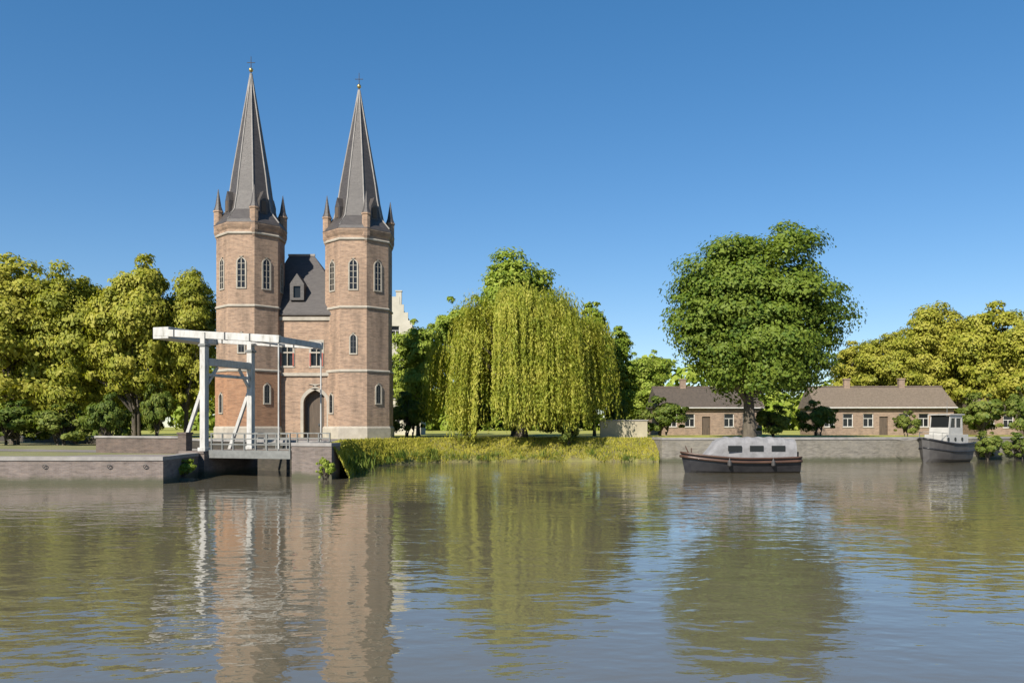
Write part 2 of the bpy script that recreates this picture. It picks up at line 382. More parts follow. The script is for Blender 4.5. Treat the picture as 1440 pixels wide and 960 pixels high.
crown_variant('oliveA', 11, 'leaf_olive', 5.2, 7.4, 7.9, 2.6, 120, 27000, .40, .33, 'egg')
crown_variant('oliveB', 12, 'leaf_olive', 5.4, 7.5, 7.9, 2.4, 125, 27000, .40, .30, 'round')
crown_variant('oliveC', 13, 'leaf_olive', 5.0, 6.6, 6.9, 2.0, 110, 24000, .42, .28, 'egg', stems=2)
crown_variant('greenA', 21, 'leaf_green', 5.2, 8.6, 10.2, 3.6, 130, 27000, .42, .36, 'egg')
crown_variant('greenB', 22, 'leaf_green', 4.6, 6.2, 7.0, 2.0, 100, 20000, .42, .28, 'round')
crown_variant('deep', 31, 'leaf_deep', 8.0, 8.9, 10.5, 3.6, 240, 62000, .40, .55, 'round')
crown_variant('cone', 41, 'leaf_green', 2.4, 5.6, 6.2, 1.4, 90, 11000, .36, .18, 'cone')
crown_variant('shrubA', 51, 'leaf_shrub', 1.6, 1.25, 1.2, .3, 34, 4200, .20, .05, 'round', stems=3)
crown_variant('shrubB', 52, 'leaf_green', 1.5, 1.1, 1.05, .3, 30, 3800, .19, .05, 'round', stems=3)

# ------------------------------------------------------------------ setting: water, land
GZ, LZ = 2.0, 1.35                                 # main bank, left quay
o = MB().add([(-2500, -80, 0), (2500, -80, 0), (2500, 3000, 0), (-2500, 3000, 0)], [(0, 1, 2, 3)]).build('water', M['water']); tag(o, kind='structure')
o = MB().add([(-2500, -80, -2.6), (2500, -80, -2.6), (2500, 3000, -2.6), (-2500, 3000, -2.6)], [(0, 1, 2, 3)]).build('canal_bed', M['mud']); tag(o, kind='structure')

left_land = [(-900, 45), (-18.4, 45), (-18.9, 49.6), (-19.0, 51.7), (-17.2, 56.7), (-23.5, 61.8), (-32, 75.5), (-50, 92), (-90, 120), (-900, 420)]
o = MB().add([(x, y, LZ) for x, y in left_land], [tuple(t) for t in tessellate_polygon([[Vector((x, y, 0)) for x, y in left_land]])]).build('quay_ground', M['grass_dull'])
tag(o, kind='structure')
canal_right = [(-900, 480), (-90, 128), (-46, 87), (-27.5, 70.5), (-20, 63.2), (-15.0, 58.6), (-11.35, 54.2), (-12.87, 49.85)]
bank_top = [(-10.45, 49.2), (-10.9, 54.2), (-11.9, 59), (-12.1, 64), (-10.7, 70.3), (-7.5, 75.8), (2, 77.8), (13.2, 76.6)]
bank_low = [(-10.0, 49.3), (-10.5, 54), (-11.2, 59), (-11.2, 64), (-9.7, 69.5), (-6.7, 73.2), (2, 74.9), (12.7, 73.9)]
right_wall = [(13.0, 73.4), (20, 73.6), (30, 75.2), (42, 78), (62, 84.5), (110, 99), (900, 340)]
main_land = canal_right + bank_top + right_wall + [(2400, 2900), (-2400, 2900)]
o = MB().add([(x, y, GZ) for x, y in main_land], [tuple(t) for t in tessellate_polygon([[Vector((x, y, 0)) for x, y in main_land]])]).build('ground', M['grass'])
tag(o, kind='structure')

def resample(p, n):
    p = [Vector(q) for q in p]; d = [0]
    for a, b in zip(p, p[1:]): d.append(d[-1] + (b-a).length)
    out = []
    for i in range(n):
        t = d[-1]*i/(n-1); k = max(j for j in range(len(d)) if d[j] <= t+1e-6); k = min(k, len(p)-2)
        out.append(p[k].lerp(p[k+1], (t-d[k])/(d[k+1]-d[k])))
    return out
rng = np.random.default_rng(3)
n, rows = 120, 9
lo, hi = resample(bank_low, n), resample(bank_top, n)
m = MB(); vs = []
for j in range(rows):
    t = j/(rows-1)
    for i in range(n):
        a = lo[i] + (lo[i]-hi[i]).normalized()*.7
        p = a.lerp(hi[i], t); z = -0.45 + (GZ+.45)*(t**.72)
        jit = 0 if j in (rows-1,) else rng.normal()*.06
        vs.append((p.x, p.y + (rng.normal()*.10 if j < 4 else 0), z + jit))
m.add(vs, [(j*n+i, j*n+i+1, (j+1)*n+i+1, (j+1)*n+i) for j in range(rows-1) for i in range(n-1)])
bank = m.build('grass_bank', M['bank'], smooth=True); tag(bank, kind='structure')

# blades of grass standing on the bank and its top
G_ = np.array(vs).reshape(rows, n, 3); npts = 46000
jj = rng.integers(0, rows-1, npts); ii = rng.integers(0, n-1, npts); u = rng.random((npts, 1)); v = rng.random((npts, 1))
P = (G_[jj, ii]*(1-u) + G_[jj, ii+1]*u)*(1-v) + (G_[jj+1, ii]*(1-u) + G_[jj+1, ii+1]*u)*v + np.array([0, 0, .06])
bare = .16 + .14*np.sin(P[:, 0]*1.3) + .10*np.sin(P[:, 0]*3.7 + 1) + rng.normal(size=npts)*.07
P = P[P[:, 2] > bare]; npts = len(P)
Nn = unit(rng.normal(size=(npts, 3))*np.array([1, 1, .25]))
me = leaf_mesh('grass', P, Nn, rng.uniform(.09, .26, npts)*(1+.8*(rng.random(npts) < .06)), M['blade'], rng, .26, np.array([0, 0, 1.0]))
o = bpy.data.objects.new('grass', me); COL.objects.link(o); tag(o, kind='stuff')

# roads: bridge approach, gate road, right quay road
def sheet(name, poly, z, mat):
    o = MB().add([(x, y, z) for x, y in poly], [tuple(t) for t in tessellate_polygon([[Vector((x, y, 0)) for x, y in poly]])]).build(name, mat)
    return tag(o, kind='structure')
sheet('road', [(-12.6, 50.4), (-11.4, 50.0), (-11.1, 54.0), (-12.2, 59), (-12.5, 65), (-11.4, 71), (-24, 73.2), (-26.5, 71.2), (-19.6, 63.8), (-14.8, 59.3), (-11.8, 55)], GZ+.004, M['paving'])
sheet('quay_path', [(-300, 45.4), (-19.6, 45.4), (-19.5, 51.5), (-24, 51.0), (-26, 48.2), (-300, 48.2)], LZ+.004, M['paving'])
sheet('quay_road', [(13.8, 74.2), (20, 74.3), (30, 75.9), (42, 78.7), (62, 85.2), (110, 99.7), (109, 106), (60, 91), (40, 85), (28, 81.6), (20, 80), (14.2, 79.5)], GZ+.004, M['road'])

# ------------------------------------------------------------------ quay walls
def wall_along(poly, z0, z1, th, inward, name, label, mat, step=.18, fit=()):
    """retaining wall with a coping that stands proud, following a line of points"""
    root = empty(name, (poly[0][0], poly[0][1], 0), 0, label, 'wall')
    ox, oy = poly[0]
    def off(d):
        out = []
        for i in range(len(poly)):
            a = Vector(poly[max(i-1, 0)]); b = Vector(poly[min(i+1, len(poly)-1)]); dd = (b-a).normalized()
            nn = Vector((-dd.y, dd.x))*inward; q = Vector(poly[i]) + nn*d; out.append((q.x-ox, q.y-oy))
        return out
    MB().prism(off(0.0) + off(th)[::-1], z0, z1-step).build('wall_face', mat, root)
    MB().prism(off(-.06) + off(th+.06)[::-1], z1-step, z1+.02).build('coping', M['coping'], root, bevel=.02)
    for px_, py_ in fit:                              # iron mooring rings let into the face
        rg_ = MB(); pts = [(px_-ox+.11*math.cos(a), py_-oy-.07-.03*math.sin(a), z1-.5+.11*math.sin(a)) for a in [2*math.pi*k/12 for k in range(13)]]
        rg_.tube(pts, [.02]*13, 6, False).build('mooring_ring', M['iron'], root)
    return root
wall_along([(-120, 45), (-60, 45), (-18.4, 45), (-18.9, 49.6), (-19.0, 51.7), (-17.2, 56.7), (-23.5, 61.8), (-32, 75.5), (-50, 92)], -2.4, LZ+.06, .55, 1, 'quay_wall',
           'long low greyish brick quay wall along the water at the left', M['brick_quay'], fit=[(-24.6, 45), (-21.2, 45), (-19.3, 45)])
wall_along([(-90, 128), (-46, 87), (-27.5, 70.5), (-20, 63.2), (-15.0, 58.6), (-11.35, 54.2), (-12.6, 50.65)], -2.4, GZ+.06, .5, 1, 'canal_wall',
           'side canal brick wall under the drawbridge, shade put into its dark colour', M['brick_shade'])
wall_along([(-12.67, 50.45), (-12.87, 49.85), (-10.35, 48.95), (-10.15, 50.3)], -2.4, GZ+.06, .5, 1, 'bridge_abutment',
           'short lit brick abutment carrying the right end of the white drawbridge', M['brick_quay'])
wall_along([(12.6, 76.8), (12.9, 73.4), (20, 73.6), (30, 75.2), (42, 78), (62, 84.5), (110, 99), (300, 156)], -2.4, GZ+.06, .55, 1, 'quay_wall',
           'grey quay wall behind the two boats, running off to the right', M['brick_grey'])

# ------------------------------------------------------------------ the city gate
G = empty('city_gate', (-18.0, 74.0, GZ), 0, 'tall brick city gate with two slender slate spires beside the canal', 'gate building')
def octo(r, z0, z1, m=None): return (m or MB()).lathe([(r, z0), (r, z1)], 8)
def gate_tower(cx, cy, ap, zs, H, base):
    """octagonal tower: ap = half width across flats, zs = eaves, H = tip (all above the ground)"""
    k = 1/math.cos(math.pi/8); r = ap*k
    # shaft with set-backs
    m = MB(); m.lathe([(r-.02, 5.5), (r, 5.75), (r, zs-.55), (r+.12, zs-.35), (r+.22, zs-.1), (r+.22, zs)], 8)
    t = m.build('tower', M['brick'], G, (cx, cy, 0))
    MB().lathe([(r+.10, -.5), (r+.10, 5.6)], 8).build('lower_stage', base, t)
    MB().lathe([(r+.22, -.5), (r+.22, .9), (r+.12, 1.05)], 8).build('plinth', M['stone'], t)
    for z, w, h in ((5.62, .17, .22), (11.0, .09, .2), (zs-.95, .11, .2)):
        MB().lathe([(r+w, z), (r+w+.03, z+h*.5), (r+w-.05, z+h)], 8).build('string_course', M['stone'], t)
    # narrow lancets on the faces that can be seen
    for i, zz in ((3, 12.6), (4, 12.6), (5, 12.6), (6, 12.6), (7, 12.6), (0, 12.6), (5, 7.2), (3, 7.2), (4, 2.2), (6, 3.0)):
        a = 2*math.pi*(i+1)/8
        # faces sit at 45-degree steps; frame local x along the face
        Mx = Matrix.Rotation(a + math.pi/2, 4, 'Z')
        hh = 2.5 if zz > 10 else 1.6; ww = .62 if zz > 10 else .48
        rr = ap + (.0 if zz > 5.75 else .1)
        out = arch(0, zz-.11, ww+.22, hh+.22, 6); hole = arch(0, zz, ww, hh, 6)
        w_ = MB().slab(out, [hole], -rr-.07, -rr+.03, Mx).build('window', M['stone'], t)
        MB().slab(arch(0, zz-.02, ww+.06, hh+.06, 6), [], -rr-.015, -rr+.02, Mx).build('pane', M['glass'], w_)
        bars = MB()                                   # saddle bars and a central mullion
        for q in range(1, int(hh/.5)): bars.box(-ww/2, ww/2, -rr-.03, -rr-.016, zz+q*.5-.02, zz+q*.5+.02, Mx)
        bars.box(-.03, .03, -rr-.05, -rr-.031, zz, zz+hh-.1, Mx)
        bars.build('glazing_bars', M['stone'] if zz > 10 else M['iron'], w_)
    # slate spire
    L_ = H - zs
    prof = [(r+.24, zs), (r+.10, zs+.28), (r*.74, zs+1.3), (r*.62, zs+2.9)] + [(r*.62*(1-u)+.05, zs+2.9+(L_-2.9)*u) for u in (.15, .3, .45, .6, .75, .9, 1.0)]
    s = MB().lathe(prof, 8).build('spire', M['slate'], t)
    for q in range(8):                                # lead rolls down the hips
        a = 2*math.pi*(q+.5)/8
        MB().tube([(pr*math.cos(a)*1.0, pr*math.sin(a), pz) for pr, pz in prof[1:]], [.07]*len(prof[1:]), 5).build('hip_roll', M['coping'], s)
    for q in range(0, 8, 2):                          # little roofed openings low on the spire
        a = 2*math.pi*q/8 - math.pi/2 + (math.pi/4)
        Mx = Matrix.Rotation(a + math.pi/2, 4, 'Z')
        yb = -(ap*.74)
        d = MB(); d.slab([(-.36, zs+1.0), (.36, zs+1.0), (.36, zs+2.1), (0, zs+2.9), (-.36, zs+2.1)], [], yb-.25, yb+.9, Mx)
        dd = d.build('dormer', M['slate'], s)
        MB().slab([(-.2, zs+1.15), (.2, zs+1.15), (.2, zs+2.05), (-.2, zs+2.05)], [], yb-.29, yb-.24, Mx).build('louvre', M['wood'], dd)
    f = MB().tube([(0, 0, H-.2), (0, 0, H+1.5)], [.05, .025], 6).tube([(-.35, 0, H+.95), (.35, 0, H+.95)], [.03, .03], 6)
    f.build('finial', M['iron'], s)
    MB().lathe([(.03, H+.12), (.15, H+.2), (.19, H+.32), (.15, H+.44), (.03, H+.52)], 10).build('gilt_ball', M['gold'], s, smooth=True)
    # four corner turrets standing on the eaves
    for q in range(4):
        a = 2*math.pi*(q*2+.5)/8 + math.pi/8*0
        c = ((r-.16)*math.cos(a), (r-.16)*math.sin(a))
        tu = MB().lathe([(.20, zs-1.1), (.36, zs-.6), (.36, zs+1.15), (.42, zs+1.2), (.42, zs+1.32)], 8, c).build('turret', M['brick'], t)
        MB().lathe([(.40, zs+1.32), (.26, zs+1.7), (.02, zs+3.2)], 8, c).build('turret_cap', M['slate'], tu)
    return t
gate_tower(X(353, 73.6)+18.0, -.4, 2.62, 18.0, Z(104, 73.6)-GZ, M['brick_base'])
gate_tower(X(505, 74.6)+18.0, .6, 2.72, 17.7, Z(127, 74.6)-GZ, M['brick'])

# wall between the towers, with the passage and two cross windows
wx0, wx1 = -3.9, 4.2
hole = arch(1.15, -.3, 2.0, 4.6, 9)
win = [rect(-1.75, -.75, 6.2, 8.3), rect(.75, 1.75, 6.2, 8.3)]
gw = MB().slab(rect(wx0, wx1, -.5, 10.7), [hole] + win, -.9, -.1).build('front_wall', M['brick'], G)
MB().box(wx0+.05, wx1-.05, 5.4, 6.3, -.5, 10.7).box(wx0+.05, wx0+.7, -.098, 5.398, -.5, 10.7).box(wx1-.7, wx1-.05, -.098, 5.398, -.5, 10.7).build('rear_wall', M['brick'], G)
MB().box(wx0+.2, wx1-.2, -1.06, -.902, 5.35, 5.62).build('string_course', M['stone'], gw)
MB().box(wx0+.2, wx1-.2, -1.04, -.902, 10.1, 10.4).build('string_course', M['stone'], gw)
MB().slab(arch(1.15, -.28, 2.5, 4.95, 9), [arch(1.15, -.31, 2.0, 4.6, 9)], -1.0, -.88).build('arch_surround', M['stone'], gw)
dr = MB().slab(arch(1.15, -.1, 1.98, 4.38, 9), [], -.38, -.26).build('door', M['wood'], G)
MB().box(.4, .5, -.44, -.385, .3, 3.0).box(1.8, 1.9, -.44, -.385, .3, 3.0).box(1.3, 1.42, -.47, -.385, 1.1, 1.3).build('door_ironwork', M['iron'], dr)
for x0 in (-1.75, .75):
    w = MB().slab(rect(x0-.14, x0+1.14, 6.06, 8.44), [rect(x0+.04, x0+.48, 6.24, 7.3), rect(x0+.54, x0+.96, 6.24, 7.3), rect(x0+.04, x0+.48, 7.42, 8.26), rect(x0+.54, x0+.96, 7.42, 8.26)], -.95, -.72).build('window', M['stone'], G)
    MB().box(x0+.02, x0+.98, -.74, -.70, 6.22, 8.28).build('pane', M['glass'], w)
    MB().box(x0-.08, x0+.02, -1.02, -.955, 6.2, 7.32).build('shutter', M['shutter'], w)
    MB().box(x0+.98, x0+1.08, -1.02, -.955, 6.2, 7.32).build('shutter', M['shutter'], w)
# steep hipped slate roof
e0, e1, ya, yb_, ez, rz_ = wx0-.1, wx1+.1, -1.15, 6.5, 10.7, 16.4
rf = MB().add([(e0, ya, ez), (e1, ya, ez), (e1, yb_, ez), (e0, yb_, ez), (-2.0, 2.7, rz_), (.2, 2.7, rz_), (e0, ya, ez-.16), (e1, ya, ez-.16), (e1, yb_, ez-.16), (e0, yb_, ez-.16)],
              [(0, 1, 5, 4), (1, 2, 5), (2, 3, 4, 5), (3, 0, 4), (6, 9, 8, 7), (0, 6, 7, 1), (1, 7, 8, 2), (2, 8, 9, 3), (3, 9, 6, 0)]).build('roof', M['slate'], G)
MB().box(-2.1, .3, 2.6, 2.8, rz_-.08, rz_+.1).build('ridge_cap', M['coping'], rf)
MB().box(1.15, 1.75, 3.4, 4.0, 13.2, 16.6).box(1.08, 1.82, 3.33, 4.07, 16.6, 16.8).build('chimney', M['brick'], rf)
dm = MB().slab([(-1.1, 11.9), (.1, 11.9), (.1, 13.3), (-.5, 14.2), (-1.1, 13.3)], [rect(-.8, -.2, 12.1, 13.1)], -.62, 1.6).build('dormer', M['slate'], rf)
MB().box(-.82, -.18, -.45, -.40, 12.08, 13.12).build('pane', M['glass'], dm)

# ------------------------------------------------------------------ the white drawbridge
B = empty('drawbridge', (-18.75, 52.0, 0), R(-20), 'white drawbridge with two tall posts and overhead balance beams before the gate', 'drawbridge')
WID = 4.5
for y in (0.0, WID):
    p = MB().box(-.19, .19, y-.19, y+.19, 1.15, 7.9).box(-.28, .28, y-.28, y+.28, 1.15, 1.75)
    p.bar((-1.7, y, 1.5), (-.1, y, 5.4), .18, .22)
    post = p.build('post', M['white'], B, bevel=.02)
    MB().lathe([(.36, 7.9), (.36, 8.0), (.05, 8.25)], 4, (0, y), R(0)).build('post_cap', M['greypaint'], post)
MB().box(-.2, .2, .24, WID-.24, 6.75, 7.2).box(-.12, .12, .24, WID-.24, 6.1, 6.28).bar((0, .25, 5.6), (0, 1.2, 6.7), .16, .16).bar((0, WID-.25, 5.6), (0, WID-1.2, 6.7), .16, .16).build('portal_beam', M['white'], B, bevel=.02)
TX, TZ, BX, BZ = 5.45, 8.15, -3.75, 8.9
for y in (0.0, WID):
    bm_ = MB().bar((BX, y, BZ), (TX, y, TZ), .24, .44)
    bm_.box(-.17, .17, y-.2, y+.2, 8.0, 8.75)
    bb = bm_.build('balance_beam', M['white'], B, bevel=.02)
    for sx_ in (-2.2, 1.6, 3.4):                      # iron straps round the beam
        zz_ = BZ + (TZ-BZ)*(sx_-BX)/(TX-BX)
        MB().box(sx_-.05, sx_+.05, y-.135, y+.135, zz_-.24, zz_+.24).build('iron_strap', M['iron'], bb)
    MB().tube([(TX-.1, y, TZ-.15), (5.35, y, 1.7)], [.045, .045], 6).build('lift_rod', M['white'], B)
MB().box(BX-.1, BX+1.1, -.1, WID+.1, BZ-.42, BZ+.3).build('counterweight', M['white'], B, bevel=.03)
MB().bar((TX-.15, .13, TZ), (TX-.15, WID-.13, TZ), .22, .34).bar((2.6, .13, 8.34), (2.6, WID-.13, 8.34), .18, .24).bar((.2, .13, 8.5), (5.2, WID-.13, 8.15), .12, .12).bar((.2, WID-.13, 8.5), (5.2, .13, 8.15), .12, .12).build('cross_beam', M['white'], B)
MB().box(.30, 6.15, .2, WID-.2, 1.42, 1.56).build('deck', M['planks'], B)
g = MB().box(.30, 6.15, .0, .2, 1.12, 1.60).box(.30, 6.15, WID-.2, WID, 1.12, 1.60)
for k in range(6): g.box(.5+k*1.05, .7+k*1.05, .2, WID-.2, 1.15, 1.418)
g.build('girder', M['greypaint'], B)
for y in (.1, WID-.1):
    r_ = MB()
    for k in range(8): r_.box(.42+k*.8, .50+k*.8, y-.04, y+.04, 1.6, 2.62)
    for z in (1.95, 2.28, 2.60): r_.box(.36, 6.1, y-.03, y+.03, z-.035, z+.035)
    r_.build('railing', M['greypaint'], B)
MB().box(-1.6, .28, -.35, WID+.35, -2.0, 1.38).box(-1.6, .28, -.4, WID+.4, 1.38, 1.54).build('pier', M['brick_quay'], B)
Mb = Matrix.Rotation(R(-20), 4, 'Z')
def bw(x, y): q = Mb @ Vector((x, y, 0)); return (q.x - 18.75, q.y + 52.0)
sheet('bridge_approach', [bw(-1.6, .1), bw(-1.6, WID-.1), bw(-30, WID-.1), bw(-30, .1)], LZ+.012, M['road'])
pw = empty('parapet_wall', (*bw(-1.7, -.05), LZ), R(-20), 'dull brown brick parapet leading onto the white drawbridge from the left', 'wall')
MB().box(-6.6, 0, -.18, .18, -.05, .95).build('wall_face', M['brick_red'], pw)
MB().box(-6.7, .08, -.25, .25, .95, 1.08).build('coping', M['coping'], pw, bevel=.02)
MB().box(-.02, .6, -.27, .27, -.05, 1.2).box(-.07, .65, -.32, .32, 1.2, 1.32).build('end_pier', M['brick_red'], pw)

# ------------------------------------------------------------------ houses
def house(name, x, y, rz, w, d, hw, hr, wall, roof, label, wins, door=None, z0=GZ, chim=1, gable_front=False):
    root = empty(name, (x, y, z0), rz, label, 'house')
    holes = [rect(a, a+ww, b, b+hh) for a, b, ww, hh in wins]
    if door: holes.append([(door-.5, .02), (door+.5, .02), (door+.5, 2.25), (door-.5, 2.25)])
    if gable_front:
        st = []; k = 6
        for i in range(k):
            xx = w/2*(1 - i/k); zz = hw + (hr-hw)*(i+.6)/k
            st += [(xx, zz - (hr-hw)/k if i else hw+0.0), (xx, zz)]
        outline = [(-w/2, -.3), (w/2, -.3)] + st + [(-a, b) for a, b in st[::-1]]
    else: outline = rect(-w/2, w/2, -.3, hw)
    wl = MB().slab(outline, holes, 0, .35)
    wl.box(-w/2, -w/2+.35, .352, d, -.3, hw).box(w/2-.35, w/2, .352, d, -.3, hw).box(-w/2+.352, w/2-.352, d-.35, d, -.3, hw)
    wl.build('wall', wall, root)
    for a, b, ww, hh in wins:
        f = MB().slab(rect(a+.002, a+ww-.002, b+.002, b+hh-.002), [rect(a+.07, a+ww/2-.03, b+.07, b+hh*.62), rect(a+ww/2+.03, a+ww-.07, b+.07, b+hh*.62), rect(a+.07, a+ww-.07, b+hh*.62+.06, b+hh-.07)], .10, .18).build('window', M['frame'], root)
        MB().box(a+.03, a+ww-.03, .19, .22, b+.03, b+hh-.03).build('pane', M['glass'], f)
        MB().box(a-.08, a+ww+.08, -.08, .098, b-.10, b).build('sill', M['stone'], f)
    if door:
        dd = MB().box(door-.47, door+.47, .16, .22, .02, 2.2).build('door', M['wood'], root)
        MB().box(door+.3, door+.36, .08, .158, 1.0, 1.12).build('handle', M['iron'], dd)
    if gable_front:
        rf = MB().add([(-w/2-.15, .36, hw-.1), (-w/2-.15, d+.2, hw-.1), (0, d+.2, hr-.5), (0, .36, hr-.5), (w/2+.15, .36, hw-.1), (w/2+.15, d+.2, hw-.1)], [(0, 1, 2, 3), (3, 2, 5, 4), (0, 3, 4), (1, 5, 2), (0, 4, 5, 1)])
    else:
        rf = MB().add([(-w/2-.25, -.45, hw-.15), (w/2+.25, -.45, hw-.15), (w/2+.25, d/2, hr), (-w/2-.25, d/2, hr), (-w/2-.25, d+.45, hw-.15), (w/2+.25, d+.45, hw-.15)], [(0, 1, 2, 3), (3, 2, 5, 4), (0, 3, 4), (1, 5, 2), (0, 4, 5, 1)])
    rr = rf.build('roof', roof, root)
    if not gable_front: MB().tube([(-w/2-.25, -.52, hw-.2), (w/2+.25, -.52, hw-.2)], [.075, .075], 6).build('gutter', M['frame'], rr)
    if not gable_front: MB().tube([(-w/2-.26, d/2, hr+.02), (w/2+.26, d/2, hr+.02)], [.13, .13], 6).build('ridge_tiles', M['brick_red'], rr)
    for c in range(chim):
        cx = -w/2 + w*(c+.7)/(chim+.4)
        MB().box(cx-.35, cx+.35, d/2-.3, d/2+.3, hr-1.0, hr+.9).box(cx-.42, cx+.42, d/2-.37, d/2+.37, hr+.9, hr+1.05).build('chimney', wall, rr)
    return root
house('gabled_house', X(556, 105), 105, R(2), 6.2, 9, 11.6, 17.4, M['cream'], M['tile'], 'pale plastered house with stepped gable peeking out right of the gate',
      [(-2.2, 1.0, 1.1, 1.9), (-.5, 1.0, 1.1, 1.9), (1.3, 1.0, 1.1, 1.9), (-2.2, 4.4, 1.1, 1.9), (-.5, 4.4, 1.1, 1.9), (1.3, 4.4, 1.1, 1.9), (-2.0, 8, 1, 1.7), (-.5, 8, 1, 1.7), (1.2, 8, 1, 1.7), (-.5, 11.9, 1, 1.5)], None, gable_front=True)
house('brick_house', X(1000, 104), 104, R(1), 12.5, 8, 3.5, 6.0, M['brick_house'], M['tile_dark'], 'low brick house half hidden under the big round tree',
      [(-5.4, 1.0, 1.2, 1.6), (-3.2, 1.0, 1.2, 1.6), (1.6, 1.0, 1.2, 1.6), (3.9, 1.0, 1.2, 1.6)], -.6, chim=2)
house('brick_house', X(1245, 103), 103, R(-4), 16, 8, 3.5, 6.0, M['brick_house'], M['tile'], 'long brick house with tan tile roof right of the big round tree',
      [(-7.2, 1.0, 1.2, 1.6), (-5.0, 1.0, 1.2, 1.6), (-2.6, 1.0, 1.2, 1.6), (1.6, 1.0, 1.2, 1.6), (3.9, 1.0, 1.2, 1.6), (6.1, 1.0, 1.2, 1.6)], -.2, chim=2)
house('brick_house', X(1452, 106), 106, R(-8), 13, 8, 3.2, 5.6, M['brick_house'], M['tile'], 'brick house among dark shrubs at the far right edge',
      [(-5.6, .9, 1.2, 1.5), (-3.4, .9, 1.2, 1.5), (1.6, .9, 1.2, 1.5), (3.6, .9, 1.2, 1.5)], -1.0, chim=1)
gwl = empty('garden_wall', (X(874, 79.6), 79.6, GZ), R(2), 'low pale garden wall between the willow and the big round tree', 'wall')
MB().box(-2.0, 2.4, -.15, .15, -.1, 1.55).build('wall_face', M['palewall'], gwl)
MB().box(-2.1, 2.5, -.22, .22, 1.55, 1.67).build('coping', M['coping'], gwl, bevel=.02)

# ------------------------------------------------------------------ boats
def hull_mb(L_, beam, free, sheer, draft=.35, n=22, bow_end=1, z_lo=None, z_hi=None, out=0.0):
    """lofted hull, bow towards -x; between fractions z_lo..z_hi of the side for a strake"""
    m = MB(); rings = []
    prof = [(-1.0, 0.0), (-.85, .45), (-.35, .82), (.35, .95), (1.0, 1.0)]          # height fraction, half-beam fraction
    for i in range(n):
        t = i/(n-1); x = -L_/2 + L_*t
        b = beam/2*min(1.0, (math.sin(min(1, t/.42)*math.pi/2))**.62)*(1 - .12*max(0, (t-.75)/.25)) + .02
        sh = free + sheer*(1-t/.55)**2 if t < .55 else free + sheer*.18*((t-.55)/.45)**2
        row = []
        for h, w in prof:
            z = -draft + (sh+draft)*(h+1)/2
            rake = -(h+1)/2*.35*(1-min(1, t/.25))
            row.append((x+rake, b*w+out, z))
        rings.append(row)
    return rings
def hull(name, rings, mat, parent, k0=0, k1=None, lid=True):
    m = MB(); k1 = k1 or len(rings[0]); q = k1-k0
    vs = []
    for row in rings:
        for x, y, z in row[k0:k1]: vs.append((x, -y, z))
        for x, y, z in row[k0:k1][::-1]: vs.append((x, y, z))
    w = 2*q; n = len(rings)
    fs = [(i*w+j, i*w+j+1, (i+1)*w+j+1, (i+1)*w+j) for i in range(n-1) for j in range(w-1) if (lid or j != q-1)]
    fs += [tuple(range(w)), tuple((n-1)*w+j for j in range(w))]
    m.add(vs, fs)
    return m.build(name, mat, parent)
def rub(rings, k, rad, mat, parent, name='rubbing_strake', drop=0.0):
    m = MB()
    for s in (-1, 1): m.tube([(x, s*(y+rad*.6), z-drop) for x, y, z in [r[k] for r in rings]], [rad]*len(rings), 6)
    return m.build(name, mat, parent, smooth=True)

b1 = empty('canal_boat', (X(1042, 56.5), 56.5, 0), R(4), 'black hulled boat with brown strake and light grey canvas cover, nearer of two', 'boat')
rg = hull_mb(7.4, 2.3, .95, .38)
hull('hull', rg, M['hull_black'], b1)
rub(rg, 4, .07, M['hull_brown'], b1); rub(rg, 4, .10, M['hull_brown'], b1, 'wooden_band', .24)
# canvas cover stretched over hoops
m = MB(); n1, n2 = 17, 11; vs = []
for i in range(n1):
    t = i/(n1-1); x = -2.55 + 5.95*t
    top = 1.30*min(1, (math.sin(min(1, t/.22)*math.pi/2)))*(1-.10*max(0, (t-.8)/.2)) + .05
    hb = 1.0*min(1, .72+.6*t)
    for j in range(n2):
        a = math.pi*j/(n2-1); sag = .035*math.cos(i*math.pi) if 0 < j < n2-1 else 0
        vs.append((x, -hb*math.copysign(abs(math.cos(a))**.55, math.cos(a)), .98 + top*abs(math.sin(a))**.6 + sag))
m.add(vs, [(i*n2+j, i*n2+j+1, (i+1)*n2+j+1, (i+1)*n2+j) for i in range(n1-1) for j in range(n2-1)] + [tuple(range(n2)), tuple((n1-1)*n2+j for j in range(n2))])
cv = m.build('canvas_cover', M['canvas'], b1, smooth=False)
for k in range(3):
    MB().box(-1.2+k*1.45, -.3+k*1.45, -1.035, -.985, 1.42, 1.78).build('cover_window', M['glass'], cv)
MB().tube([(-3.55, 0, 1.3), (-3.75, 0, 1.75)], [.05, .03], 6).tube([(-3.2, .5, 1.25), (-3.2, .5, 1.6)], [.04, .04], 6).build('bow_post', M['hull_brown'], b1)
MB().bar((3.75, 0, .2), (3.8, 0, 1.35), .06, .5).bar((3.75, 0, 1.3), (3.0, 0, 1.45), .06, .07).build('rudder', M['hull_brown'], b1)
for fx in (-1.2, 1.7): MB().lathe([(.02, 1.0), (.05, .86), (.14, .75), (.13, .5), (.05, .42)], 10, (fx, -1.29)).build('fender', M['hull_grey'], b1)

